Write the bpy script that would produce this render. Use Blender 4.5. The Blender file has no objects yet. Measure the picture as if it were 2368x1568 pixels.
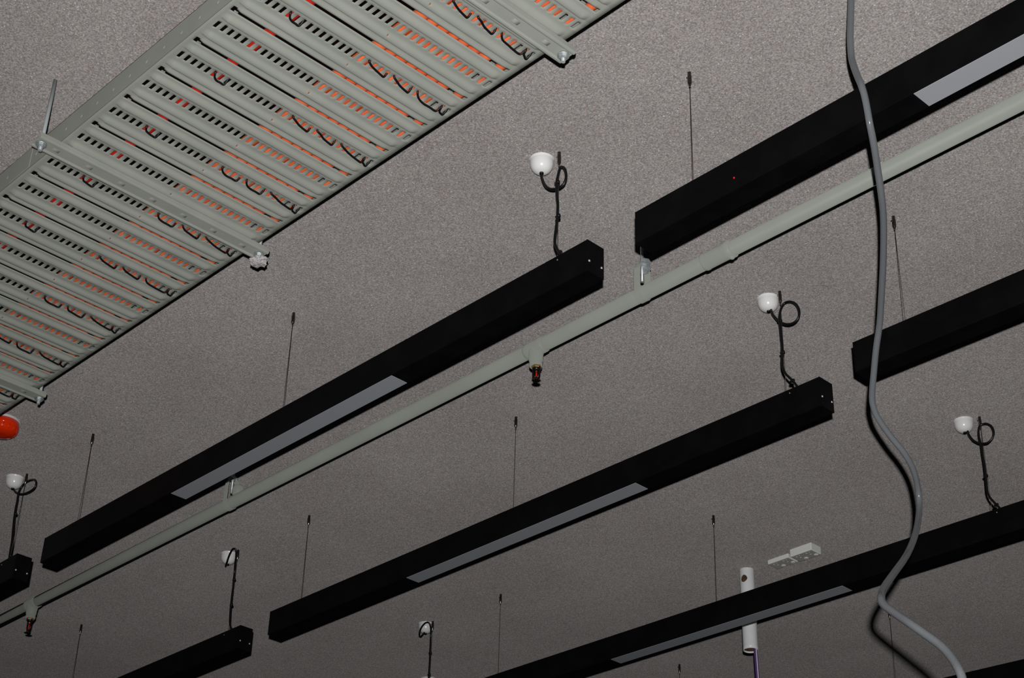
import bpy, bmesh, math, random
from mathutils import Vector, Matrix

# ------------------------------------------------------------------ camera, flash, exposure
H = 2.88            # ceiling height above the camera (metres)
CAMZ = 1.6
SC = bpy.context.scene
COL = SC.collection
RIGHT = Vector((0.694499, 0.718961, 0.027666))
DOWN = Vector((-0.360834, 0.381308, -0.851119))
FWD = Vector((-0.622471, 0.581118, 0.524244))
cam_data = bpy.data.cameras.new('camera')
cam = bpy.data.objects.new('camera', cam_data)
COL.objects.link(cam)
m = Matrix((RIGHT, -DOWN, -FWD)).transposed().to_4x4()
m.translation = Vector((0, 0, CAMZ))
cam.matrix_world = m
cam_data.sensor_width = 36.0
cam_data.lens = 3835.15 / 2368 * 36.0
cam_data.clip_start = 0.02
SC.camera = cam

flash_data = bpy.data.lights.new('camera_flash', 'SPOT')
flash_data.energy = 756.0
flash_data.spot_size = math.radians(94)
flash_data.spot_blend = 1.0
flash_data.shadow_soft_size = 0.014
flash_data.color = (1.0, 0.985, 0.965)
flash = bpy.data.objects.new('camera_flash', flash_data)
flash.location = Vector((0, 0, CAMZ)) + RIGHT * 0.001 - DOWN * 0.122 - FWD * 0.145
aim = FWD + RIGHT * ((1450 - 1184) / 3835.15) + DOWN * ((980 - 784) / 3835.15)
flash.rotation_euler = aim.to_track_quat('-Z', 'Y').to_euler()
COL.objects.link(flash)

world = bpy.data.worlds.new('world')
SC.world = world
world.use_nodes = True
world.node_tree.nodes['Background'].inputs[0].default_value = (0.75, 0.85, 1.0, 1)
world.node_tree.nodes['Background'].inputs[1].default_value = 0.003

SC.view_settings.view_transform = 'Standard'
SC.view_settings.look = 'None'
SC.view_settings.gamma = 1.0
SC.view_settings.use_curve_mapping = False
SC.view_settings.exposure = 0.0

# ------------------------------------------------------------------ helpers
def P(x, y, z):
    """ceiling-height units -> metres"""
    return Vector((x * H, y * H, CAMZ + z * H))

def mat(name, color, rough=0.5, metal=0.0, spec=0.5, **kw):
    mt = bpy.data.materials.new(name)
    mt.use_nodes = True
    b = mt.node_tree.nodes['Principled BSDF']
    b.inputs['Base Color'].default_value = (*color, 1)
    b.inputs['Roughness'].default_value = rough
    b.inputs['Metallic'].default_value = metal
    b.inputs['Specular IOR Level'].default_value = spec
    for k, v in kw.items():
        b.inputs[k.replace('_', ' ')].default_value = v
    return mt

def vary(mt, c1, c2, scale=20.0, detail=3.0, bump=0.0, bscale=None, lo=0.35, hi=0.65, bdist=0.002):
    """noise between two close colours, plus optional bump"""
    nt = mt.node_tree; N = nt.nodes; L = nt.links
    b = N['Principled BSDF']
    tc = N.new('ShaderNodeTexCoord')
    n = N.new('ShaderNodeTexNoise'); n.inputs['Scale'].default_value = scale; n.inputs['Detail'].default_value = detail
    r = N.new('ShaderNodeValToRGB')
    r.color_ramp.elements[0].position = lo; r.color_ramp.elements[0].color = (*c1, 1)
    r.color_ramp.elements[1].position = hi; r.color_ramp.elements[1].color = (*c2, 1)
    L.new(tc.outputs['Object'], n.inputs['Vector']); L.new(n.outputs['Fac'], r.inputs['Fac'])
    L.new(r.outputs['Color'], b.inputs['Base Color'])
    if bump:
        n2 = N.new('ShaderNodeTexNoise'); n2.inputs['Scale'].default_value = bscale or scale; n2.inputs['Detail'].default_value = 3
        bp = N.new('ShaderNodeBump'); bp.inputs['Strength'].default_value = bump; bp.inputs['Distance'].default_value = bdist
        L.new(tc.outputs['Object'], n2.inputs['Vector']); L.new(n2.outputs['Fac'], bp.inputs['Height'])
        L.new(bp.outputs['Normal'], b.inputs['Normal'])
    return mt

class MB:
    def __init__(self): self.v = []; self.f = []; self.s = []
    def add(self, vs, fs, smooth=False):
        o = len(self.v); self.v += [tuple(v) for v in vs]
        self.f += [tuple(i + o for i in f) for f in fs]; self.s += [smooth] * len(fs)
        return self
    def box(self, a, b):
        x0, y0, z0 = a; x1, y1, z1 = b
        vs = [(x, y, z) for z in (z0, z1) for y in (y0, y1) for x in (x0, x1)]
        return self.add(vs, [(0, 2, 3, 1), (4, 5, 7, 6), (0, 1, 5, 4), (2, 6, 7, 3), (0, 4, 6, 2), (1, 3, 7, 5)])
    def tube(self, pts, r, n=10, caps=True, radii=None, flat=1.0):
        pts = [Vector(p) for p in pts]; K = len(pts); vs = []; fs = []
        t0 = (pts[1] - pts[0]).normalized()
        up = Vector((0, 0, 1)) if abs(t0.z) < 0.9 else Vector((0, 1, 0))
        a = t0.cross(up).normalized()
        for i, p in enumerate(pts):
            t = (pts[min(i + 1, K - 1)] - pts[max(i - 1, 0)])
            if t.length < 1e-9: t = t0.copy()
            t.normalize(); a = (a - t * a.dot(t))
            if a.length < 1e-6: a = t.orthogonal()
            a.normalize(); b = t.cross(a)
            rr = radii[i] if radii else r
            for j in range(n):
                an = 2 * math.pi * j / n
                vs.append(p + a * (rr * math.cos(an)) + b * (rr * flat * math.sin(an)))
        for i in range(K - 1):
            for j in range(n):
                fs.append((i * n + j, i * n + (j + 1) % n, (i + 1) * n + (j + 1) % n, (i + 1) * n + j))
        self.add(vs, fs, True)
        if caps:
            o = len(self.v) - len(vs)
            self.f.append(tuple(o + j for j in reversed(range(n)))); self.s.append(False)
            self.f.append(tuple(o + (K - 1) * n + j for j in range(n))); self.s.append(False)
        return self
    def lathe(self, c, prof, n=32, axis='z', smooth=True, gear=None):
        """prof: list of (r, h) along the axis from c"""
        vs = []; fs = []
        for i, (r, h) in enumerate(prof):
            for j in range(n):
                an = 2 * math.pi * j / n
                rr = r
                if gear and i in gear: rr = r * (1.0 if j % 4 < 2 else 0.72)
                u, w = rr * math.cos(an), rr * math.sin(an)
                vs.append({'z': (c[0] + u, c[1] + w, c[2] + h), 'x': (c[0] + h, c[1] + u, c[2] + w), 'y': (c[0] + u, c[1] + h, c[2] + w)}[axis])
        K = len(prof)
        for i in range(K - 1):
            for j in range(n):
                fs.append((i * n + j, i * n + (j + 1) % n, (i + 1) * n + (j + 1) % n, (i + 1) * n + j))
        self.add(vs, fs, smooth)
        o = len(self.v) - len(vs)
        self.f.append(tuple(o + j for j in reversed(range(n)))); self.s.append(False)
        self.f.append(tuple(o + (K - 1) * n + j for j in range(n))); self.s.append(False)
        return self
    def build(self, name, material, parent=None, bevel=0, origin=None, seg=2):
        me = bpy.data.meshes.new(name)
        o = Vector(origin) if origin is not None else Vector((0, 0, 0))
        me.from_pydata([Vector(v) - o for v in self.v], [], self.f)
        me.polygons.foreach_set('use_smooth', self.s)
        bm = bmesh.new(); bm.from_mesh(me); bmesh.ops.recalc_face_normals(bm, faces=bm.faces)
        bm.to_mesh(me); bm.free()
        me.materials.append(material); me.update()
        ob = bpy.data.objects.new(name, me); COL.objects.link(ob)
        ob.location = o
        if parent is not None:
            ob.parent = parent
            ob.matrix_parent_inverse = parent_matrix(parent).inverted()
        if bevel:
            md = ob.modifiers.new('bevel', 'BEVEL'); md.width = bevel; md.segments = seg; md.limit_method = 'ANGLE'
        return ob

def parent_matrix(o):
    if o.parent is None: return o.matrix_basis.copy()
    return parent_matrix(o.parent) @ o.matrix_parent_inverse @ o.matrix_basis

def thing(name, loc, label, cat, group=None):
    e = bpy.data.objects.new(name, None); COL.objects.link(e)
    e.location = loc; e.empty_display_size = 0.05
    e['label'] = label; e['category'] = cat
    if group: e['group'] = group
    return e

def tag(o, label, cat, group=None):
    o['label'] = label; o['category'] = cat
    if group: o['group'] = group
    return o

def smooth_path(pts, sub=4):
    """Catmull-Rom through the points"""
    pts = [Vector(p) for p in pts]; out = []
    for i in range(len(pts) - 1):
        p0 = pts[max(i - 1, 0)]; p1 = pts[i]; p2 = pts[i + 1]; p3 = pts[min(i + 2, len(pts) - 1)]
        for k in range(sub):
            t = k / sub
            out.append(0.5 * ((2 * p1) + (p2 - p0) * t + (2 * p0 - 5 * p1 + 4 * p2 - p3) * t * t + (3 * p1 - p0 - 3 * p2 + p3) * t ** 3))
    out.append(pts[-1]); return out

# ------------------------------------------------------------------ materials
def ceiling_material():
    mt = bpy.data.materials.new('sprayed_ceiling'); mt.use_nodes = True
    nt = mt.node_tree; N = nt.nodes; L = nt.links; b = N['Principled BSDF']
    tc = N.new('ShaderNodeTexCoord')
    def noise(s, d=2.0, r=0.55):
        n = N.new('ShaderNodeTexNoise'); n.inputs['Scale'].default_value = s
        n.inputs['Detail'].default_value = d; n.inputs['Roughness'].default_value = r
        L.new(tc.outputs['Object'], n.inputs['Vector']); return n
    def ramp(fac, stops):
        r = N.new('ShaderNodeValToRGB'); e = r.color_ramp.elements
        while len(e) < len(stops): e.new(0.5)
        for i, (p, c) in enumerate(stops): e[i].position = p; e[i].color = (*c, 1)
        L.new(fac, r.inputs['Fac']); return r
    def mix(f, a, c, mode='MIX'):
        x = N.new('ShaderNodeMix'); x.data_type = 'RGBA'; x.blend_type = mode
        if isinstance(f, float): x.inputs[0].default_value = f
        else: L.new(f, x.inputs[0])
        L.new(a, x.inputs[6]); L.new(c, x.inputs[7]); return x.outputs[2]
    fine = noise(230, 2.5, 0.65)
    hue = noise(150, 1.5)
    base = ramp(fine.outputs['Fac'], [(0.34, CEIL_A), (0.5, CEIL_B), (0.68, CEIL_C)])
    tint = ramp(hue.outputs['Fac'], [(0.36, (0.93, 0.99, 1.04)), (0.5, (1, 1, 1)), (0.64, (1.07, 0.98, 0.95))])
    col = mix(1.0, base.outputs['Color'], tint.outputs['Color'], 'MULTIPLY')
    patch = noise(1.7, 4.0, 0.6)
    pr = ramp(patch.outputs['Fac'], [(0.35, (0.94, 0.93, 0.93)), (0.65, (1.06, 1.06, 1.06))])
    col = mix(1.0, col, pr.outputs['Color'], 'MULTIPLY')
    vo = N.new('ShaderNodeTexVoronoi'); vo.inputs['Scale'].default_value = 120
    L.new(tc.outputs['Object'], vo.inputs['Vector'])
    dist = ramp(vo.outputs['Distance'], [(0.16, (1, 1, 1)), (0.24, (0, 0, 0))])
    sep = N.new('ShaderNodeSeparateColor'); L.new(vo.outputs['Color'], sep.inputs[0])
    pick = ramp(sep.outputs[0], [(0.80, (0, 0, 0)), (0.9, (1, 1, 1))])
    mask = mix(1.0, dist.outputs['Color'], pick.outputs['Color'], 'MULTIPLY')
    spark = N.new('ShaderNodeRGB'); spark.outputs[0].default_value = (0.78, 0.76, 0.73, 1)
    # a second, rarer kind of grain: pinkish / orange flakes
    vo2 = N.new('ShaderNodeTexVoronoi'); vo2.inputs['Scale'].default_value = 60
    L.new(tc.outputs['Object'], vo2.inputs['Vector'])
    d2 = ramp(vo2.outputs['Distance'], [(0.12, (1, 1, 1)), (0.2, (0, 0, 0))])
    sep2 = N.new('ShaderNodeSeparateColor'); L.new(vo2.outputs['Color'], sep2.inputs[0])
    pick2 = ramp(sep2.outputs[0], [(0.965, (0, 0, 0)), (0.97, (1, 1, 1))])
    m2 = mix(1.0, d2.outputs['Color'], pick2.outputs['Color'], 'MULTIPLY')
    flake = N.new('ShaderNodeRGB'); flake.outputs[0].default_value = (0.5, 0.33, 0.27, 1)
    sm = N.new('ShaderNodeMath'); sm.operation = 'MULTIPLY'; sm.inputs[1].default_value = 0.75
    L.new(mask, sm.inputs[0])
    col = mix(sm.outputs[0], col, spark.outputs[0])
    col = mix(m2, col, flake.outputs[0])
    L.new(col, b.inputs['Base Color'])
    b.inputs['Roughness'].default_value = 0.75
    b.inputs['Diffuse Roughness'].default_value = 1.0
    b.inputs['Specular IOR Level'].default_value = 0.25
    h = noise(90, 3, 0.7)
    bp = N.new('ShaderNodeBump'); bp.inputs['Strength'].default_value = 0.55; bp.inputs['Distance'].default_value = 0.006
    L.new(h.outputs['Fac'], bp.inputs['Height']); L.new(bp.outputs['Normal'], b.inputs['Normal'])
    return mt

CEIL_A = (0.178, 0.165, 0.163); CEIL_B = (0.292, 0.274, 0.268); CEIL_C = (0.430, 0.407, 0.397)
M = {}
M['ceiling'] = ceiling_material()
M['tray'] = vary(mat('grey_green_tray_paint', (0.4, 0.42, 0.38), 0.5, spec=0.35), (0.312, 0.33, 0.296), (0.345, 0.36, 0.325), 9, 4, 0.08, 60)
M['pipe'] = vary(mat('grey_green_pipe_paint', (0.4, 0.42, 0.38), 0.55, spec=0.3), (0.31, 0.33, 0.297), (0.335, 0.355, 0.322), 6, 4, 0.05, 30)
for _k, _r in (('tray', 0.15), ('pipe', 0.6)): M[_k].node_tree.nodes['Principled BSDF'].inputs['Diffuse Roughness'].default_value = _r
M['black'] = mat('satin_black_paint', (0.0055, 0.0055, 0.006), 0.42, spec=0.14)
M['black'] = vary(M['black'], (0.0028, 0.0028, 0.0034), (0.005, 0.005, 0.0055), 14, 5, 0, lo=0.4, hi=0.75)
M['diffuser'] = mat('frosted_grey_diffuser', (0.345, 0.36, 0.39), 0.33, spec=0.6)
M['chrome'] = mat('dark_chrome', (0.22, 0.2, 0.19), 0.22, 1.0)
M['wire'] = mat('steel_wire', (0.07, 0.05, 0.048), 0.5, 0.3)
M['zinc'] = vary(mat('zinc_plate', (0.6, 0.64, 0.66), 0.5, 0.7), (0.42, 0.47, 0.5), (0.7, 0.72, 0.72), 90, 3)
M['rod'] = mat('pale_rod', (0.42, 0.46, 0.47), 0.45, 0.1)
M['screw'] = mat('bright_screw', (0.8, 0.85, 0.85), 0.3, 0.6)
M['rose'] = mat('white_plastic', (0.90, 0.90, 0.91), 0.22, spec=0.6)
M['cord'] = mat('black_pvc_cord', (0.006, 0.006, 0.007), 0.35, spec=0.5)
M['tie'] = mat('black_nylon', (0.008, 0.006, 0.008), 0.45, spec=0.35)
M['orange'] = vary(mat('orange_cable', (0.85, 0.12, 0.03), 0.42, spec=0.35), (0.80, 0.12, 0.035), (0.95, 0.20, 0.075), 14, 3)
M['red'] = mat('red_cable', (0.62, 0.02, 0.01), 0.4, spec=0.4)
M['beacon_base'] = mat('pale_base', (0.7, 0.68, 0.68), 0.5)
M['beacon'] = mat('red_lens', (0.9, 0.035, 0.002), 0.12, spec=0.6, Coat_Weight=0.5)
M['led'] = mat('red_led', (0.6, 0, 0), 0.4); M['led'].node_tree.nodes['Principled BSDF'].inputs['Emission Color'].default_value = (1, 0.01, 0.02, 1)  # reflected red glint given its own glow, not a lamp
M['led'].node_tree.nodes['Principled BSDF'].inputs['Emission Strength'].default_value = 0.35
M['pole'] = vary(mat('white_painted_tube', (0.8, 0.83, 0.84), 0.35), (0.86, 0.9, 0.91), (0.95, 0.97, 0.98), 12, 4)
M['rust'] = vary(mat('brown_inside', (0.07, 0.035, 0.02), 0.8), (0.035, 0.02, 0.015), (0.14, 0.07, 0.04), 60, 4)
M['purple'] = mat('purple_cable', (0.10, 0.045, 0.22), 0.45)
M['whitecable'] = mat('white_cable', (0.75, 0.7, 0.78), 0.45)
M['outlet'] = mat('white_outlet', (0.95, 0.97, 0.93), 0.4, spec=0.4)
M['outlet_face'] = mat('outlet_face', (0.58, 0.57, 0.56), 0.3, spec=0.5)
M['outlet_button'] = mat('outlet_button', (0.85, 0.88, 0.82), 0.3)
M['brass'] = mat('brass', (0.42, 0.28, 0.13), 0.45, 0.7)
M['sprinkler'] = mat('dark_bronze', (0.03, 0.018, 0.014), 0.3, 0.7)
M['bulb'] = mat('red_bulb', (0.8, 0.01, 0.005), 0.05, spec=0.8)
M['residue'] = vary(mat('spray_residue', (0.5, 0.47, 0.47), 0.9), (0.42, 0.39, 0.39), (0.6, 0.57, 0.57), 200, 3, 0.6, 120)
hose_m = mat('clear_grey_tubing', (0.31, 0.33, 0.355), 0.18, spec=0.6, Transmission_Weight=0.58, IOR=1.42)
M['hose'] = hose_m

# ------------------------------------------------------------------ the ceiling
b = MB().box((-10, -2.5, CAMZ + H), (6, 12, CAMZ + H + 0.25))
ceil = b.build('ceiling', M['ceiling']); ceil['kind'] = 'structure'
ceil['label'] = 'grey speckled sprayed ceiling'

# ------------------------------------------------------------------ cable tray
ZT = 0.934; ZTOP = 0.9607
Y0 = 0.5505 * ZT; Y1 = 0.7888 * ZT
PER = 0.0566 * ZT                       # pitch of the slotted rows
def row_x(k): return (-1.0515 + 0.0566 * k) * ZT
TX0, TX1 = row_x(-17) - 0.01, row_x(13)
NS = 31
sy = [(0.5592 + i * (0.7814 - 0.5592) / (NS - 1)) * ZT for i in range(NS)]
SW = 0.00165 * ZT                        # half width of a small slot
LY0, LY1 = 0.5560 * ZT, 0.7825 * ZT      # long slot ends
def sstep(a, b_, x):
    t = min(1, max(0, (x - a) / (b_ - a))); return t * t * (3 - 2 * t)
HALF = PER / 2
def dip(v, yy):
    """downward embossing (units of H); v in half periods from a small-slot row"""
    dn = 0.0030
    e = sstep(Y0 + 0.004, Y0 + 0.013, yy) * (1 - sstep(Y1 - 0.013, Y1 - 0.004, yy))
    d = dn * (sstep(0.345, 0.41, v) - sstep(0.50, 0.70, v)) * e
    d += dn * (sstep(1.285, 1.35, v) - sstep(1.44, 1.64, v)) * e
    el = sstep(LY0 + 0.0035, LY0 + 0.0085, yy) * (1 - sstep(LY1 - 0.009, LY1 - 0.001, yy))
    if v >= 1.0150: d += 0.0015 * el * (1 - sstep(1.03, 1.22, v))
    return d
XB = [-0.165, 0.165, 0.26, 0.345, 0.361, 0.377, 0.393, 0.41, 0.46, 0.50, 0.55, 0.60, 0.65, 0.70, 0.76, 0.84, 0.93, 1.0149, 1.0151, 1.075,
      1.11, 1.15, 1.19, 1.24, 1.285, 1.301, 1.317, 1.333, 1.35, 1.40, 1.44, 1.49, 1.54, 1.59, 1.64, 1.74]
ys = sorted(set([Y0, Y1, LY0, LY1, 0.6729 * ZT - 0.0006, 0.6729 * ZT + 0.0006] + [s - SW for s in sy] + [s + SW for s in sy]
                + [LY0 + 0.004, LY0 + 0.0065, LY0 + 0.009, LY1 - 0.0065, LY1 - 0.0045, LY1 - 0.0025, LY1 - 0.001, Y0 + 0.006, Y0 + 0.009, Y0 + 0.012,Y1 - 0.010, Y1 - 0.0125, Y1 - 0.006, Y0 + 0.003]))
ys = [y for i, y in enumerate(ys) if i == 0 or y - ys[i - 1] > 1e-5]
def tray_floor():
    xs = []; vv = []
    per0 = int(round((TX0 - row_x(0)) / PER)) - 1
    for p in range(per0, 14):
        for v in XB:
            x = row_x(p) + v * HALF
            if TX0 <= x <= TX1: xs.append(x); vv.append(v)
    vs = []; fs = []
    NY = len(ys)
    for x, v in zip(xs, vv):
        for yy in ys:
            vs.append(P(x, yy, ZT - dip(v, yy)))
    slot_cells = set()
    for j in range(NY - 1):
        ym = (ys[j] + ys[j + 1]) / 2
        if any(abs(ym - s) < SW for s in sy): slot_cells.add(j)
    for i in range(len(xs) - 1):
        v0, v1 = vv[i], vv[i + 1]
        small = (v0 == -0.165 and v1 == 0.165)
        longs = (0.84 <= v0 < 1.0149)
        for j in range(NY - 1):
            ym = (ys[j] + ys[j + 1]) / 2
            if small and j in slot_cells: continue
            if longs and LY0 < ym < LY1: continue
            if v0 == 1.0149: continue_gap = LY0 < ym < LY1
            elif v0 == 1.0151: continue_gap = LY0 < ym < LY0 + 0.0038
            else: continue_gap = False
            if continue_gap: continue
            if v0 == 1.49 and abs(ym - 0.6729 * ZT) < 0.0006: continue          # small drainage hole on the rib
            a = i * NY + j
            fs.append((a, a + 1, a + 1 + NY, a + NY))
    mb = MB().add(vs, fs, True)
    return mb
tray = thing('cable_tray', P(-1.2, (Y0 + Y1) / 2, ZT), 'perforated grey-green metal cable tray crossing the upper left of the ceiling', 'cable tray')
tf = tray_floor().build('tray_floor', M['tray'], tray)
md = tf.modifiers.new('thickness', 'SOLIDIFY'); md.thickness = 0.0016; md.offset = 0.0
def side_wall(y, s):
    a = P(TX0, y, ZT); c = P(TX1, y, ZTOP)
    t = 0.002 * s
    mb = MB().box((a.x, min(a.y, a.y + t), a.z - 0.0005), (c.x, max(a.y, a.y + t), c.z))
    mb.box((a.x, min(a.y, a.y - 0.012 * -s), c.z - 0.002), (c.x, max(a.y, a.y - 0.012 * -s), c.z))     # return lip, turned inwards
    x = row_x(-17)
    while x < TX1:                                                     # row of shallow studs
        q = P(x + 0.01, y, ZT + 0.0125)
        mb.lathe((q.x, q.y + 0.0004 * s, q.z), [(0.006, 0), (0.0045, -0.0016 * s)], 12, 'y')
        x += HALF
    return mb
side_wall(Y0, 1).build('side_rail', M['tray'], tray)
side_wall(Y1, -1).build('side_rail', M['tray'], tray)
q = P(-1.2370, Y0, ZT)
MB().box((q.x - 0.055, q.y - 0.002, q.z + 0.004), (q.x + 0.055, q.y, P(0, 0, ZTOP).z - 0.004)).build('splice_plate', M['tray'], tray, 0.001)

# cables lying in the tray
def tray_cable(yc, r, material, name, label, group, seed):
    rnd = random.Random(seed); pts = []
    x = TX0 + 0.01; ph = rnd.random() * 6
    z = ZT * H + r + 0.0014
    while x < TX1 - 0.01:
        pts.append((x * H, yc * H + 0.0012 * math.sin(x * 9), CAMZ + z + 0.0006 * math.sin(x * 14)))
        x += 0.03
    o = MB().tube(pts, r, 14).build(name, material)
    tag(o, label, 'cable', group); return o
tray_cable(0.6024 * ZT, 0.0142, M['red'], 'red_cable', 'single red cable in the tray, apart from the orange ones', None, 1)
wid = [0.0140, 0.0112, 0.0135, 0.0118, 0.0122, 0.0140, 0.0127]
tot = sum(wid); span = (0.7655 - 0.6762) * ZT; y = 0.6762 * ZT
ords = ['nearest the red cable', 'second from the red cable', 'third from the red cable', 'in the middle of the packed bundle',
        'fifth from the red cable', 'second from the outer edge of the bundle', 'on the outer edge of the packed bundle']
for i, w in enumerate(wid):
    w2 = w / tot * span
    tray_cable(y + w2 / 2, w2 / 2 * H - 0.0006, M['orange'], 'orange_cable', 'orange cable lying in the tray, ' + ords[i], 'orange cables in the tray', 10 + i)
    y += w2
tray_cable(0.7778 * ZT, 0.0118, M['orange'], 'orange_cable', 'orange cable on its own beside the right-hand tray wall', 'orange cables in the tray', 30)

# cable ties looped down through every second row of small slots
spans = [(0.5985, 0.6100, 'around the red cable'), (0.6862, 0.7090, 'o'), (0.7160, 0.7390, 'o'), (0.7455, 0.7720, 'o'), (0.7745, 0.7822, 's')]
rnd = random.Random(5)
def near_slot(yv): return min(sy, key=lambda s: abs(s - yv * ZT))
for k in range(-12, 8, 2):
    for (a, b_, kind) in spans:
        ya, yb = near_slot(a), near_slot(b_)
        x = row_x(k)
        j = rnd.uniform(-0.0008, 0.0008)
        d = 0.0014 + rnd.random() * 0.0008
        L = yb - ya
        if kind == 'o' and rnd.random() < 0.5:
            pts = [(x + 0.0030, ya, ZT + 0.003), (x + 0.0026, ya, ZT - 0.0004), (x + 0.001 + j, ya + L * 0.22, ZT - d), (x - 0.0012, ya + L * 0.5, ZT - d),
                   (x - 0.0028, ya + L * 0.85, ZT - d), (x - 0.0034, yb, ZT - d * 0.8), (x - 0.001, yb + 0.0004, ZT - 0.0004), (x + 0.002, yb + 0.0002, ZT + 0.0030)]
        else:
            pts = [(x + 0.0022, ya, ZT + 0.003), (x + 0.0016, ya, ZT - 0.0004), (x - 0.0018, ya + L * 0.15, ZT - d), (x - 0.0036 + j, ya + L * 0.42, ZT - d),
                   (x - 0.0042, ya + L * 0.7, ZT - d), (x - 0.0044, yb - L * 0.06, ZT - d), (x - 0.002, yb, ZT - 0.0006), (x + 0.002, yb + 0.0002, ZT + 0.003)]
        path = smooth_path([P(*p) for p in pts], 4)
        o = MB().tube(path, 0.0029, 8).build('cable_tie', M['tie'], origin=P(x, (ya + yb) / 2, ZT))
        where = {-2: 'first tie row up-right of the lumpy strut', 0: 'second tie row up-right of the lumpy strut', 2: 'third tie row up-right of the lumpy strut',
                 4: 'fourth tie row up-right of the lumpy strut', 6: 'tie row above the topmost strut', -4: 'first tie row down-left of the lumpy strut',
                 -6: 'second tie row down-left of the lumpy strut', -8: 'third tie row down-left of the lumpy strut', -10: 'fourth tie row down-left of the lumpy strut',
                 -12: 'tie row beyond the farthest strut'}[k]
        nth = {0.6862: 'left of three on orange cables', 0.7160: 'middle of three on orange cables', 0.7455: 'right of three on orange cables',
               0.5985: 'on the red cable', 0.7745: 'at the tray edge'}[a]
        tag(o, 'black tie, ' + nth + ', ' + where, 'cable tie', {'o': 'cable ties under the bundled orange cables', 's': 'short cable ties at the tray edge'}.get(kind, 'cable ties under the red cable'))

# ------------------------------------------------------------------ strut brackets carrying the tray
def ring_profile(y0, y1, x0, x1, zb, zt):
    """channel seen from below: flat web with two rolled ridges, open at the top"""
    w = x1 - x0; h = zt - zb; t = 0.0025
    prof = [(0, h), (0, 0.004), (0.001, 0.0012), (0.004, 0), (w * 0.14, 0), (w * 0.22, 0.0034), (w * 0.78, 0.0034), (w * 0.86, 0), (w - 0.004, 0), (w - 0.001, 0.0012), (w, 0.004), (w, h),
            (w - t, h), (w - t, 0.0068), (w * 0.5, 0.007), (t, 0.0068), (t, h)]
    n = len(prof); vs = []; fs = []
    for yy in (y0, y1):
        for (px, pz) in prof: vs.append((x0 + px, yy, zb + pz))
    for i in range(n): fs.append((i, (i + 1) % n, n + (i + 1) % n, n + i))
    # end faces as strips
    mb = MB().add(vs, fs)
    return mb
def strut(xc, label, residue=None, y1=0.7475):
    xw = 0.0096
    zb, zt = 0.9246, ZT - 0.0037
    t = thing('support_strut', P(xc, 0.62, zb), label, 'bracket', 'struts under the cable tray')
    a = P(xc - xw, 0.4925, zb); c = P(xc + xw, y1, zt)
    ring_profile(a.y, c.y, a.x, c.x, a.z, c.z).build('channel', M['tray'], t)
    yy = a.y + 0.06
    x = (a.x + c.x) / 2
    while yy < c.y - 0.05:                                            # paint-filled oblong dimples
        MB().tube([(x, yy - 0.010, a.z + 0.0034), (x, yy + 0.010, a.z + 0.0034)], 0.0065, 12, True, flat=0.12).build('dimple', M['tray'], t)
        yy += 0.1
    for yr in (0.4985, 0.7422):
        q = P(xc, yr, 0)
        rod = MB().tube([(q.x, q.y, P(0, 0, zb).z - 0.020), (q.x, q.y, CAMZ + H + 0.004)], 0.0052, 12).build('threaded_rod', M['rod'], t)
        MB().lathe((q.x, q.y, P(0, 0, zb).z), [(0.0105, -0.010), (0.0105, 0.0)], 6, smooth=False).build('nut', M['zinc'], rod, 0.0006)
        MB().lathe((q.x, q.y, P(0, 0, zb).z), [(0.015, -0.0022), (0.015, 0.0024)], 20).build('washer', M['zinc'], rod)
    if residue:
        q = P(xc, y1, zb)
        bm = bmesh.new(); bmesh.ops.create_icosphere(bm, subdivisions=4, radius=0.022)
        rr = random.Random(3)
        from mathutils import noise as mn
        for v in bm.verts:
            n_ = mn.noise(v.co * 90) * 0.35 + mn.noise(v.co * 200) * 0.22
            v.co = v.co * (1 + n_)
            v.co.z *= 0.55; v.co.x *= 1.15
        me = bpy.data.meshes.new('spray_residue'); bm.to_mesh(me); bm.free(); me.materials.append(M['residue'])
        o = bpy.data.objects.new('spray_residue', me); COL.objects.link(o)
        o.location = Vector((q.x - 0.010, q.y - 0.006, q.z - 0.012)); o.parent = t; o.matrix_parent_inverse = parent_matrix(t).inverted()
        o['label'] = 'crumbly grey-white lump of ceiling spray'
    return t
strut(-1.1662, 'grey-green strut under the cable tray with a crumbly lump on its right end', residue=True)
strut(-0.7437, 'grey-green strut under the cable tray near the top edge of the photo')
strut(-1.5868, 'grey-green strut under the far end of the cable tray above the red beacon', y1=0.7455)

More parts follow.
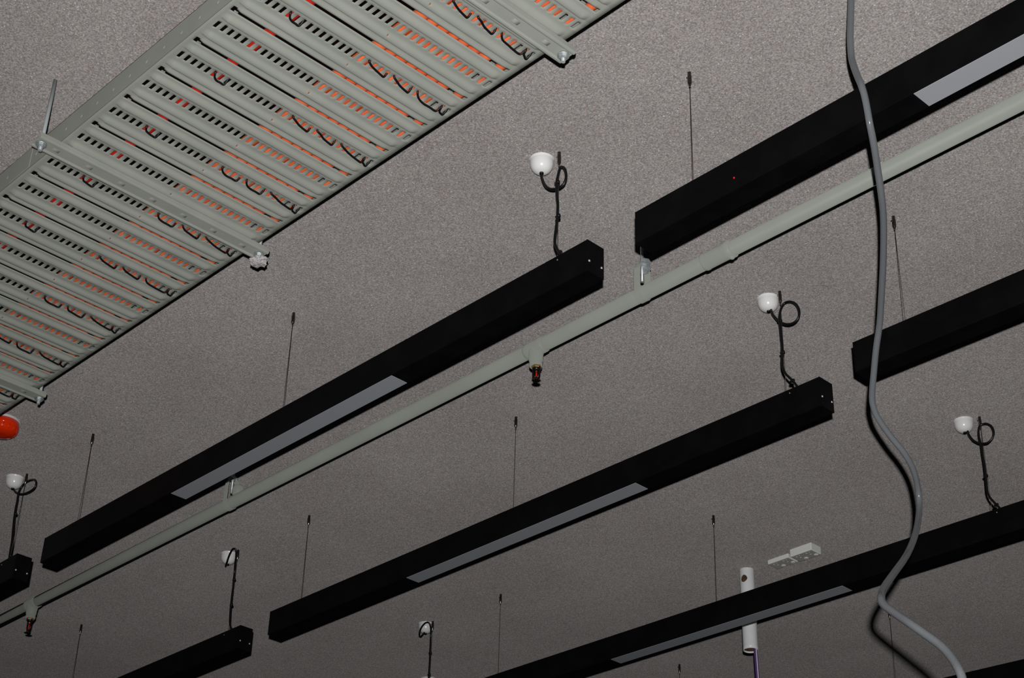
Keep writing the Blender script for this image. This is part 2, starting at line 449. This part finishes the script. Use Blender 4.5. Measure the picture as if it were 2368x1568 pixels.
# ------------------------------------------------------------------ linear pendant lights
ZB, ZL = 0.834, 0.868
HW = 0.01085
def pendant(x0, x1, y, slope, xref, wires, label, diff=None, cap='right', glint=False, top_screw=True):
    L_ = (x1 - x0)
    xc = (x0 + x1) / 2; yc = y + slope * (xc - xref)
    t = thing('linear_pendant_light', P(xc, yc, ZB), label, 'ceiling light', 'black linear pendant lights')
    t.rotation_euler = (0, 0, math.atan(slope))
    parts = []
    hx = L_ * H / 2; hy = HW * H; hz = (ZL - ZB) * H
    def loc(mb, name, mt, parent=t, bevel=0):
        ob = mb.build(name, mt, None, bevel); ob.parent = parent; return ob
    housing = loc(MB().box((-hx + 0.0035, -hy, 0), (hx - 0.0035, hy, hz)), 'housing', M['black'], bevel=0.0012)
    for s in (-1, 1):
        e = loc(MB().box((min(s * hx, s * (hx - 0.0034)), -hy - 0.0003, -0.0003), (max(s * hx, s * (hx - 0.0034)), hy + 0.0003, hz + 0.0003)), 'end_cap', M['black'], bevel=0.0007)
        for fy in (-0.76, 0.72):
            loc(MB().lathe((s * hx, hy * fy, hz * 0.34), [(0.0034, -0.001 * s), (0.0034, 0.0012 * s), (0.0018, 0.0020 * s)], 12, 'x'), 'screw', M['screw'], e)
    if top_screw:
        loc(MB().lathe((hx - 0.11, -hy, hz * 0.86), [(0.002, 0.001), (0.002, -0.0012)], 10, 'y'), 'screw', M['zinc'], housing)
    # flush frosted diffuser in the underside
    d0 = -hx + 0.2885 * H; d1 = -hx + 0.6775 * H
    lip = 0.0016
    loc(MB().box((d0, -hy + lip, -0.0010), (d1, hy - lip, 0.004)), 'diffuser', M['diffuser'], bevel=0.0006)
    for wx in wires:
        px = wx * H - xc * H
        wy = 0.0
        w = loc(MB().tube([(px, wy, hz - 0.001), (px, wy, (1 - ZB) * H - 0.034)], 0.0010, 6), 'suspension_wire', M['wire'])
        zc = (1 - ZB) * H
        g = loc(MB().lathe((px, wy, zc), [(0.0018, -0.050), (0.0026, -0.048), (0.0026, -0.040), (0.0045, -0.038), (0.0058, -0.032), (0.0058, -0.012), (0.0050, -0.010), (0.0050, 0.003)], 16), 'wire_gripper', M['chrome'], w)
        MB_ = MB().tube([(px - 0.010, wy, zc - 0.012), (px + 0.004, wy, zc - 0.012)], 0.0018, 8)
        loc(MB_, 'gripper_pin', M['chrome'], w)
    if glint:
        loc(MB().lathe(((-0.6853 * H) - xc * H, -hy, hz * 0.37), [(0.0028, 0.001), (0.0022, -0.0012)], 10, 'y'), 'indicator_light', M['led'], housing)  # red reflection on the housing side, put in as a glowing dot
    return t
A_Y, B_Y, C_Y = 0.900, 1.2405, 1.6230
pendant(-1.8050, -0.8565, A_Y, 0, 0, [-1.7475, -1.3262, -0.9055], 'long black pendant light between the cable tray and the grey-green pipe, left of centre')
pendant(-0.7975, 0.151, 0.8992, -0.006, -0.797, [-0.7384, -0.32, 0.1], 'long black pendant light at the upper right, its corner above the pipe hanger', glint=True)
pendant(-2.8215, -1.8730, 0.8998, 0, 0, [-2.77, -2.34, -1.9136], 'black pendant light cut off by the left edge, its end just above the pipe')
pendant(-1.7870, -0.8540, 1.2408, 0.0, 0, [-1.7333, -1.3171, -0.9042], 'long black pendant light crossing the middle of the photo below the pipe')
pendant(-0.7900, 0.1585, 1.2095, 0.012, -0.79, [-0.7349, -0.31, 0.1], 'black pendant light at the right edge that the grey tube hangs in front of')
pendant(-2.8065, -1.8580, 1.2423, 0, 0, [-2.75, -2.3345, -1.9034], 'black pendant light at the bottom left, second row below the pipe')
pendant(-1.7900, -0.8520, 1.6225, 0.016, -1.32, [-1.7375, -1.3194, -0.9018], 'long black pendant light across the lower right, in front of the white tube')
pendant(-2.8035, -1.8550, 1.6183, 0, 0, [-2.75, -2.32, -1.8969], 'black pendant light below the bottom edge, hanging under the looped black cord')
pendant(-1.7900, -0.8520, 2.0570, 0.085, -1.335, [-1.7323, -1.3347, -0.90], 'black pendant light in the bottom right corner, farthest row')

# ------------------------------------------------------------------ ceiling roses with looped cords
CORDS = {
    'A1': [(-0.9271, 0.9908), (-0.9272, 0.9857), (-0.9268, 0.9789), (-0.9243, 0.971), (-0.9199, 0.9645), (-0.9145, 0.9606), (-0.9082, 0.9591), (-0.902, 0.9601), (-0.8985, 0.9649), (-0.8981, 0.9711), (-0.8997, 0.9776), (-0.9024, 0.9816), (-0.9045, 0.9811), (-0.9052, 0.9731), (-0.9054, 0.963), (-0.9052, 0.9537), (-0.9047, 0.9461), (-0.9035, 0.9373), (-0.9035, 0.9273), (-0.9041, 0.9178), (-0.9052, 0.9084), (-0.9064, 0.8993), (-0.9065, 0.8923), (-0.9045, 0.886), (-0.9016, 0.8803), (-0.898, 0.875)],
    'B1': [(-0.9197, 0.9855), (-0.9177, 0.9785), (-0.9138, 0.9713), (-0.9084, 0.9639), (-0.902, 0.9584), (-0.8955, 0.9553), (-0.8888, 0.9549), (-0.8837, 0.9581), (-0.8819, 0.9637), (-0.8828, 0.9705), (-0.8866, 0.9777), (-0.8934, 0.983), (-0.9001, 0.9842), (-0.9037, 0.9788), (-0.905, 0.9711), (-0.9047, 0.9618), (-0.9042, 0.9525), (-0.9037, 0.9414), (-0.9032, 0.9295), (-0.9041, 0.9191), (-0.9048, 0.9096), (-0.9043, 0.9014), (-0.9011, 0.8931), (-0.8951, 0.8846), (-0.8901, 0.8769), (-0.8876, 0.8721)],
    'C1': [(-0.9185, 0.9882), (-0.9169, 0.9798), (-0.9129, 0.9711), (-0.9074, 0.965), (-0.9017, 0.9614), (-0.8937, 0.9595), (-0.8871, 0.9627), (-0.8835, 0.9695), (-0.8849, 0.9782), (-0.8893, 0.9835), (-0.8941, 0.986), (-0.8995, 0.9847), (-0.9012, 0.9781), (-0.9008, 0.9677), (-0.8996, 0.9581), (-0.8994, 0.9448), (-0.8988, 0.9316), (-0.8989, 0.9186), (-0.8992, 0.9058), (-0.8995, 0.895), (-0.8978, 0.8866), (-0.893, 0.8782), (-0.8881, 0.8707), (-0.8848, 0.8658)],
    'A2': [(-1.9362, 0.9902), (-1.9363, 0.9843), (-1.9304, 0.9776), (-1.9163, 0.9709), (-1.9006, 0.9689), (-1.8889, 0.9715), (-1.8865, 0.9779), (-1.891, 0.984), (-1.9004, 0.9879), (-1.912, 0.9879), (-1.9206, 0.9829), (-1.9219, 0.9735), (-1.921, 0.9613), (-1.9212, 0.9522), (-1.9202, 0.939), (-1.9178, 0.9253), (-1.9148, 0.9115), (-1.9121, 0.8979), (-1.9115, 0.8851), (-1.9099, 0.8733), (-1.9075, 0.8651)],
    'B2': [(-1.9267, 0.9928, 0.0), (-1.9209, 0.9779, -0.0062), (-1.9103, 0.9761, -0.0118), (-1.9002, 0.981, -0.0162), (-1.8921, 0.9849, -0.019), (-1.8857, 0.9884, -0.02), (-1.8814, 0.9884, -0.019), (-1.8811, 0.9856, -0.0162), (-1.8856, 0.9791, -0.0118), (-1.894, 0.973, -0.0062), (-1.9023, 0.965, -0.0), (-1.9023, 0.9526, -0.0), (-1.9013, 0.9388, -0.0), (-1.9015, 0.9276, -0.0), (-1.9011, 0.9132, -0.0), (-1.9005, 0.9019, -0.0), (-1.8989, 0.8883, -0.0), (-1.8973, 0.8819, -0.0), (-1.8938, 0.8759, -0.0), (-1.8902, 0.87, -0.0)],
    'C2': [(-1.9137, 0.9896, -0.0), (-1.9121, 0.9828, -0.0041), (-1.9135, 0.9765, -0.008), (-1.9135, 0.9766, -0.0113), (-1.9099, 0.9808, -0.0139), (-1.9048, 0.9855, -0.0155), (-1.8992, 0.989, -0.016), (-1.8938, 0.9914, -0.0155), (-1.8904, 0.9917, -0.0139), (-1.8884, 0.9897, -0.0113), (-1.8894, 0.9859, -0.008), (-1.8927, 0.982, -0.0041), (-1.8973, 0.9742, -0.0), (-1.8968, 0.9609, -0.0), (-1.8969, 0.9501, -0.0), (-1.8964, 0.9376, -0.0), (-1.8962, 0.9246, -0.0), (-1.8966, 0.914, -0.0), (-1.8963, 0.9032, -0.0), (-1.8961, 0.8925, -0.0)],
}
def rose(key, cx, cy, wire_y, label, ties=(), wob=1):
    t = thing('ceiling_rose', P(cx, cy, 1.0), label, 'ceiling rose', 'white ceiling roses with black cords')
    q = P(cx, cy, 1.0)
    prof = [(0.0350, 0.004), (0.0350, -0.0025), (0.0340, -0.0035)]
    for i in range(1, 17):
        a = math.pi / 2 * i / 16
        prof.append((max(0.002, 0.0340 * max(0, math.cos(a)) ** 0.82), -0.0035 - 0.0425 * math.sin(a) ** 0.82))
    MB().lathe(q, prof, 40).build('dome_cover', M['rose'], t)
    MB().lathe(P(cx - 0.0, cy, 1.0), [(0.0062, -0.050), (0.0062, -0.044)], 16).build('cord_grip', M['cord'], t)
    pts = CORDS[key]; n = len(pts); out = []
    # parameter where the loop joins the hanging run (highest local point after the start)
    top = max(range(4, n - 6), key=lambda i: pts[i][1])
    for i, pt in enumerate(pts):
        x, z = pt[0], pt[1]
        if len(pt) == 3:                      # loop that bulges out in front of the rose
            yy = cy + (wire_y - 0.0026 - cy) * min(1, i / 9) + pt[2]
        elif i <= top:
            f = i / top; yy = cy + (wire_y + 0.0024 - cy) * min(1, f * 1.6)
        else:
            f = min(1, (i - top) / 3); yy = (wire_y + 0.0024) + (-0.0052) * f
        out.append(P(x, yy, z))
    out.insert(0, P(cx, cy, 1 - 0.0155))
    last = pts[-1]; out.append(P(last[0] + 0.002, wire_y, 0.8672))
    path = smooth_path(out, 4)
    cordo = MB().tube(path, 0.0040, 10).build('power_cord', M['cord'], t)
    # short ties that bind the cord to the suspension wire
    run = [p for p in path[(top + 2) * 4:] if p.z < P(0, 0, pts[top][1]).z - 0.05]
    for f in ties:
        p = run[int(f * (len(run) - 1))]
        wy = wire_y * H
        c = Vector((p.x, (p.y + wy) / 2, p.z))
        tb = MB().lathe((c.x, c.y, c.z), [(0.0058, -0.0045), (0.0066, 0), (0.0058, 0.0045)], 12)
        tb.box((c.x - 0.010, c.y - 0.003, c.z - 0.003), (c.x - 0.003, c.y + 0.003, c.z + 0.003))
        tb.build('cord_tie', M['tie'], cordo)
    return t
rose('A1', -0.9259, 0.8965, A_Y, 'white ceiling rose with black cord, nearest the cable tray at centre top', (0.02, 0.38, 0.86))
rose('B1', -0.9225, 1.2434, B_Y, 'white ceiling rose with a round cord loop, right of centre between the two long lights', (0.05, 0.38, 0.78))
rose('C1', -0.9215, 1.6247, 1.6229, 'white ceiling rose with a round cord loop near the right edge', (0.4, 0.78))
rose('A2', -1.9357, 0.894, 0.8998, 'white ceiling rose with looped cord at the left edge below the red beacon', (0.25, 0.75))
rose('B2', -1.9255, 1.2416, 1.2423, 'white ceiling rose with a hooked cord crossing it, lower left below the pipe', (0.15, 0.45, 0.88))
rose('C2', -1.9134, 1.6182, 1.6183, 'white ceiling rose with a hooked cord at the bottom of the photo, left of centre', (0.3, 0.68))

# a white dome just showing at the bottom edge
q = P(-2.1013, 1.7900, 1.0)
dm = MB().lathe(q, [(0.044, 0.004), (0.044, -0.006), (0.042, -0.014), (0.036, -0.026), (0.024, -0.034), (0.008, -0.037)], 36).build('white_dome', M['rose'], origin=q)
tag(dm, 'white dome fitting just showing at the bottom edge below the looped cord', 'dome')

# ------------------------------------------------------------------ sprinkler pipe
ZP = 0.93; YP = 1.0618; RP = 0.0228
pipe = thing('sprinkler_pipe', P(-1.4, YP, ZP), 'grey-green painted sprinkler pipe running diagonally between the black lights', 'pipe')
c0 = P(-3.1, YP, ZP); c1 = P(0.3, YP, ZP)
MB().lathe((c0.x, c0.y, c0.z), [(RP, 0.0), (RP, c1.x - c0.x)], 48, 'x').build('pipe_run', M['pipe'], pipe)
def tee(xu):
    q = P(xu, YP, ZP)
    mb = MB().lathe((q.x, q.y, q.z), [(RP + 0.0002, -0.040), (RP + 0.0030, -0.036), (RP + 0.0035, -0.02), (RP + 0.0035, 0.02), (RP + 0.0030, 0.036), (RP + 0.0002, 0.040)], 40, 'x')
    d = (0.93 - 0.9064) * H
    mb.lathe((q.x, q.y, q.z), [(0.0185, -d), (0.0205, -d + 0.003), (0.0205, -d + 0.012), (0.0188, -d + 0.016), (0.0215, -d + 0.020), (0.0222, -0.030), (0.024, -0.018), (0.0235, 0)], 36)
    mb.build('tee_fitting', M['pipe'], pipe)
tee(-1.0987); tee(-2.1530)
q = P(-0.8430, YP, ZP)
MB().lathe((q.x - 0.055, q.y, q.z), [(RP, 0), (RP + 0.0034, 0.002), (RP + 0.0036, 0.008), (RP + 0.0022, 0.014), (RP + 0.0022, 0.080), (RP + 0.004, 0.086), (RP + 0.004, 0.104), (RP, 0.106)], 48, 'x').build('coupling', M['pipe'], pipe)
MB().lathe((q.x + 0.042, q.y + 0.004, q.z - RP - 0.006), [(0.003, -0.003), (0.007, 0), (0.008, 0.006), (0.004, 0.012)], 12).build('paint_drip', M['pipe'], pipe)

def sprinkler(xu, label, zb=0.889):
    z0 = 0.9064 * H + CAMZ
    q = P(xu, YP, 0); x, y_ = q.x, q.y
    t = thing('fire_sprinkler', (x, y_, z0), label, 'sprinkler', 'sprinkler heads under the pipe')
    MB().lathe((x, y_, z0), [(0.0150, -0.0075), (0.0160, -0.006), (0.0160, 0.002)], 6, smooth=False).build('hex_collar', M['brass'], t)
    k = (z0 - (zb * H + CAMZ))            # total drop
    arms = MB()
    for s in (-1, 1):
        pts = [(x + s * 0.0125, y_, z0 - 0.004), (x + s * 0.0145, y_, z0 - k * 0.30), (x + s * 0.0125, y_, z0 - k * 0.60), (x + s * 0.007, y_, z0 - k * 0.80), (x + s * 0.001, y_, z0 - k * 0.88)]
        arms.tube(smooth_path(pts, 4), 0.0032, 8)
    arms.lathe((x, y_, z0 - 0.0075), [(0.0085, -0.010), (0.0125, -0.004), (0.0135, 0.002)], 16)
    arms.lathe((x, y_, z0 - k * 0.88), [(0.005, -0.004), (0.0065, 0), (0.004, 0.006)], 14)
    arms.build('frame', M['sprinkler'], t)
    MB().lathe((x, y_, z0 - k * 0.80), [(0.0012, 0), (0.0022, 0.003), (0.0026, k * 0.2), (0.0022, k * 0.36), (0.0012, k * 0.42)], 12).build('glass_bulb', M['bulb'], t)
    MB().lathe((x, y_, z0 - k * 0.30), [(0.0035, -0.003), (0.0042, 0.002), (0.003, 0.005)], 12).build('bulb_seat', M['brass'], t)
    MB().lathe((x, y_, z0 - k), [(0.0142, -0.0008), (0.0150, 0.0008), (0.0055, 0.0025)], 48, gear=(0, 1)).build('deflector', M['sprinkler'], t)
    return t
sprinkler(-1.0975, 'sprinkler head with a red bulb under the pipe, near the centre of the photo')
sprinkler(-2.1525, 'dark sprinkler head under the pipe at the lower left edge', zb=0.884)

def hanger(xu, label, lump=False):
    q = P(xu, YP, ZP); x, y_, z = q.x, q.y, q.z
    t = thing('pipe_hanger', (x, y_, z), label, 'pipe hanger', 'hangers holding the sprinkler pipe')
    # pear-shaped strap round the pipe
    w = 0.012; th = 0.002; R = RP + 0.0006
    prof = []
    zt = 0.9665 * H + CAMZ - z
    prof.append((0.008, zt)); prof.append((R * 0.93, zt - 0.024)); 
    for i in range(25):
        a = math.radians(12) - math.radians(204) * i / 24
        prof.append((R * math.cos(a), R * math.sin(a)))
    prof.append((-R * 0.93, zt - 0.024)); prof.append((-0.008, zt))
    pin = prof; pout = []
    for i, (a, b2) in enumerate(prof):
        l = math.hypot(a, b2); pout.append((a * (1 + th / l), b2 * (1 + th / l)))
    n = len(prof); vs = []; fs = []
    for s in (-w, w):
        for (a, b2) in pin: vs.append((x + s, y_ + a, z + b2))
        for (a, b2) in pout: vs.append((x + s, y_ + a, z + b2))
    for i in range(n - 1):
        fs += [(i, i + 1, 2 * n + i + 1, 2 * n + i), (n + i, n + i + 1, 3 * n + i + 1, 3 * n + i),
               (i, i + 1, n + i + 1, n + i), (2 * n + i, 2 * n + i + 1, 3 * n + i + 1, 3 * n + i)]
    for i in (0, n - 1): fs.append((i, n + i, 3 * n + i, 2 * n + i))
    MB().add(vs, fs).build('strap', M['pipe'], t)
    MB().box((x - 0.014, y_ - 0.013, z + zt - 0.003), (x + 0.014, y_ + 0.013, z + zt)).build('top_plate', M['zinc'], t, 0.001)
    rb = 0.9445 * H + CAMZ
    rod = MB().tube([(x, y_, rb), (x, y_, CAMZ + H + 0.003)], 0.0050, 12).build('threaded_rod', M['zinc'], t)
    MB().lathe((x, y_, z + zt - 0.003), [(0.0095, -0.0085), (0.0095, 0)], 6, smooth=False).build('nut', M['zinc'], rod, 0.0006)
    MB().lathe((x, y_, z + zt), [(0.0095, 0.0), (0.0095, 0.0085)], 6, smooth=False).build('nut', M['zinc'], rod, 0.0006)
    MB().box((x - 0.016, y_ - 0.02, CAMZ + H - 0.0035), (x + 0.016, y_ + 0.02, CAMZ + H + 0.002)).build('ceiling_plate', M['zinc'], t, 0.001)
    if lump:
        MB().lathe((x + 0.030, y_ + 0.010, z + 0.046), [(0.006, -0.022), (0.020, -0.018), (0.021, 0.012), (0.014, 0.020), (0.004, 0.022)], 20).build('cap', M['pipe'], t)
    else:
        bm = bmesh.new()
        out = [(-0.024, 0.004), (-0.016, 0.020), (0.006, 0.026), (0.024, 0.016), (0.030, 0.002), (0.024, -0.010), (0.032, -0.024), (0.020, -0.034), (0.0, -0.030), (-0.018, -0.018)]
        vs = [(x + a, y_ + 0.004 + 0.0012 * s, z + zt - 0.004 + b2) for s in (0, 1) for a, b2 in out]
        n2 = len(out)
        fs = [tuple(range(n2)), tuple(range(2 * n2 - 1, n2 - 1, -1))] + [(i, (i + 1) % n2, n2 + (i + 1) % n2, n2 + i) for i in range(n2)]
        MB().add(vs, fs).build('side_bracket', M['zinc'], t, 0.0004)
    return t
hanger(-0.9445, 'zinc rod hanger on the pipe under the left end of the upper right light')
hanger(-1.6600, 'zinc rod hanger on the pipe under the long light left of centre', lump=True)

# ------------------------------------------------------------------ red beacon
bq = P(-1.8018, 0.8014, 1.0)
be = thing('alarm_beacon', bq, 'red plastic alarm beacon on a pale base at the left edge of the ceiling', 'beacon')
MB().lathe(bq, [(0.0640, 0.003), (0.0640, -0.006), (0.062, -0.0085)], 48).build('base', M['beacon_base'], be)
lens = MB().lathe(bq, [(0.0600, -0.006), (0.0600, -0.026), (0.0585, -0.029), (0.0570, -0.030), (0.0545, -0.044), (0.044, -0.054), (0.015, -0.057)], 48)
lens.build('lens', M['beacon'], be)
fl = MB()
for i in range(16):
    a = 2 * math.pi * i / 16
    fl.tube([(bq.x + 0.0575 * math.cos(a), bq.y + 0.0575 * math.sin(a), bq.z - 0.030), (bq.x + 0.0515 * math.cos(a), bq.y + 0.0515 * math.sin(a), bq.z - 0.047)], 0.0028, 6)
fl.build('lens_ribs', M['beacon'], be)

# ------------------------------------------------------------------ white tube with cables
pq = P(-1.4030, 1.7975, 1.0)
zb_ = CAMZ + 0.8755 * H
po = thing('white_tube', pq, 'short white tube hanging from the ceiling behind the lower right light, purple cable in it', 'tube')
R1, R2 = 0.031, 0.028; n = 40
vs = []; fs = []
NZ = 24; z1 = CAMZ + H + 0.002
def tdir(j): return 2 * math.pi * j / n
# the camera-facing direction of the drilled hole
ha = math.atan2(-pq.y, -pq.x) - 0.50; hz_ = CAMZ + 0.9835 * H; hr = 0.0165
rows = NZ + 1
zs = [zb_ + (z1 - zb_) * i / NZ for i in range(rows)]
zs = sorted(zs + [hz_ + d for d in [i * 0.0024 for i in range(-7, 8)]])
n = 96; rows = len(zs)
for R in (R1, R2):
    for zz in zs:
        for j in range(n): vs.append((pq.x + R * math.cos(tdir(j) * 1.0), pq.y + R * math.sin(tdir(j)), zz))
for k in range(2):
    o = k * rows * n
    for i in range(rows - 1):
        zm = (zs[i] + zs[i + 1]) / 2
        for j in range(n):
            am = 2 * math.pi * (j + 0.5) / n
            da = (am - ha + math.pi) % (2 * math.pi) - math.pi
            if (da * R1) ** 2 + (zm - hz_) ** 2 < hr ** 2: continue
            fs.append((o + i * n + j, o + i * n + (j + 1) % n, o + (i + 1) * n + (j + 1) % n, o + (i + 1) * n + j))
for j in range(n):
    fs.append((j, (j + 1) % n, rows * n + (j + 1) % n, rows * n + j))
tube_o = MB().add(vs, fs, True)
tube_o.build('tube_body', M['pole'], po)
# brown inner sleeve (open tube)
vs = []; fs = []; n = 40
for zz in (zb_ + 0.006, z1 - 0.004):
    for j in range(n): vs.append((pq.x + (R2 - 0.0006) * math.cos(2 * math.pi * j / n), pq.y + (R2 - 0.0006) * math.sin(2 * math.pi * j / n), zz))
for j in range(n): fs.append((j, (j + 1) % n, n + (j + 1) % n, n + j))
MB().add(vs, fs, True).build('inner_sleeve', M['rust'], po)
def drop_cable(dx, dy, r, mt, name, label, drift):
    pts = [(pq.x + dx, pq.y + dy, z1 - 0.01), (pq.x + dx, pq.y + dy, zb_ + 0.08), (pq.x + dx + drift * 0.1, pq.y + dy, zb_ - 0.02), (pq.x + dx + drift * 0.35, pq.y + dy, zb_ - 0.22), (pq.x + dx + drift, pq.y + dy, zb_ - 0.75)]
    o = MB().tube(smooth_path(pts, 6), r, 12).build(name, mt, origin=(pq.x, pq.y, zb_))
    tag(o, label, 'cable'); return o
rx, ry = RIGHT.x, RIGHT.y
drop_cable(0.016 * rx - 0.000, 0.016 * ry, 0.0055, M['purple'], 'purple_cable', 'purple cable hanging out of the white tube, left of the white wire', 0.02)
drop_cable(0.0225 * rx + 0.006, 0.0225 * ry - 0.009, 0.0026, M['whitecable'], 'white_cable', 'thin white cable hanging out of the white tube between the purple ones', 0.02)
drop_cable(0.024 * rx, 0.024 * ry, 0.0030, M['purple'], 'purple_cable', 'thin purple cable hanging out of the white tube, right of the white wire', 0.02)

# ------------------------------------------------------------------ double power outlets on the ceiling
def outlet(x0, x1, y0, y1, zface, label):
    a = P(x0, y0, zface); c = P(x1, y1, 1.0)
    t = thing('power_outlet', ((a.x + c.x) / 2, (a.y + c.y) / 2, CAMZ + H), label, 'power outlet', 'double power outlets on the ceiling')
    MB().box((a.x, a.y, a.z + 0.002), (c.x, c.y, CAMZ + H + 0.002)).build('mounting_box', M['outlet'], t, 0.003)
    fp = MB().box((a.x + 0.003, a.y + 0.003, a.z), (c.x - 0.003, c.y - 0.003, a.z + 0.004)).build('face_plate', M['outlet_face'], t, 0.001)
    w = c.x - a.x; d = c.y - a.y
    for i in (0, 1):
        sx = a.x + w * (0.27 + 0.46 * i)
        bt = MB().lathe((sx + 0.014, a.y + d * 0.78, a.z), [(0.0085, -0.003), (0.0098, -0.001), (0.0098, 0.002)], 20).build('switch', M['outlet_button'], fp)
        pins = MB()
        for (dx, dy, ang) in ((-0.007, -0.008, 0.5), (0.007, -0.008, -0.5), (0, 0.008, math.pi / 2)):
            cx, cy = sx + dx, a.y + d * 0.36 + dy
            u = Vector((math.sin(ang), math.cos(ang), 0)) * 0.004
            pins.tube([(cx - u.x, cy - u.y, a.z), (cx + u.x, cy + u.y, a.z)], 0.0012, 6)
        pins.build('pin_slots', M['outlet_button'], fp)
    return t
outlet(-1.3590, -1.3215, 1.7905, 1.8140, 0.9935, 'shallower white double power outlet on the ceiling, left one of the pair')
outlet(-1.3125, -1.2745, 1.7825, 1.8060, 0.9885, 'deeper white double power outlet on the ceiling, right one of the pair')

# ------------------------------------------------------------------ grey translucent tube hanging in front
HOSE = [(-0.5446, 0.8802, 1.002), (-0.5466, 0.8789, 0.9781), (-0.5481, 0.878, 0.9617), (-0.5488, 0.8775, 0.95), (-0.5507, 0.8763, 0.927), (-0.5522, 0.8754, 0.9088), (-0.5526, 0.8751, 0.891), (-0.5491, 0.8716, 0.8762), (-0.5448, 0.8685, 0.8614), (-0.5408, 0.8659, 0.8488), (-0.54, 0.8677, 0.8386), (-0.541, 0.8713, 0.8263), (-0.5421, 0.8742, 0.8156), (-0.5499, 0.8895, 0.8063), (-0.5604, 0.908, 0.7998), (-0.5728, 0.9295, 0.792), (-0.5852, 0.9488, 0.7875), (-0.5994, 0.9685, 0.7825), (-0.6162, 0.9905, 0.7761), (-0.6363, 1.0155, 0.768), (-0.6561, 1.0395, 0.7593), (-0.6717, 1.0545, 0.7473), (-0.6863, 1.0697, 0.7348), (-0.6995, 1.0839, 0.7228), (-0.7035, 1.0914, 0.7154), (-0.7048, 1.0993, 0.7086), (-0.7038, 1.1146, 0.6968), (-0.7016, 1.1292, 0.6859), (-0.7055, 1.1482, 0.6758), (-0.7163, 1.1691, 0.6636), (-0.7126, 1.1597, 0.641), (-0.6954, 1.1224, 0.6033), (-0.6807, 1.0828, 0.5671), (-0.6437, 1.0035, 0.5143), (-0.613, 0.9408, 0.4737), (-0.5914, 0.9033, 0.4489), (-0.5843, 0.8949, 0.4389), (-0.5708, 0.8872, 0.4263), (-0.5554, 0.8793, 0.4127), (-0.5436, 0.8764, 0.4017), (-0.5316, 0.8728, 0.3902), (-0.5213, 0.8671, 0.378), (-0.5119, 0.859, 0.3645), (-0.509, 0.8566, 0.3555), (-0.5054, 0.8496, 0.3367), (-0.5017, 0.8367, 0.3066), (-0.4981, 0.8207, 0.2724)]
hp = smooth_path([P(*p) for p in HOSE], 3)
hp = [Vector((hp[0].x, hp[0].y, CAMZ + H + 0.003))] + hp[1:]
hs = MB().tube(hp, 0.0080, 16, caps=False)
ns = len(hs.v)
hs.tube(hp, 0.0056, 16, caps=False)
# close the ring at both ends
K = len(hp)
for base_ in (0, (K - 1) * 16):
    for j in range(16):
        hs.f.append((base_ + j, base_ + (j + 1) % 16, ns + base_ + (j + 1) % 16, ns + base_ + j)); hs.s.append(False)
ho = hs.build('hanging_hose', M['hose'], origin=P(*HOSE[0]))
tag(ho, 'wavy grey translucent tube hanging from the ceiling in front of the lights at the right', 'hose')
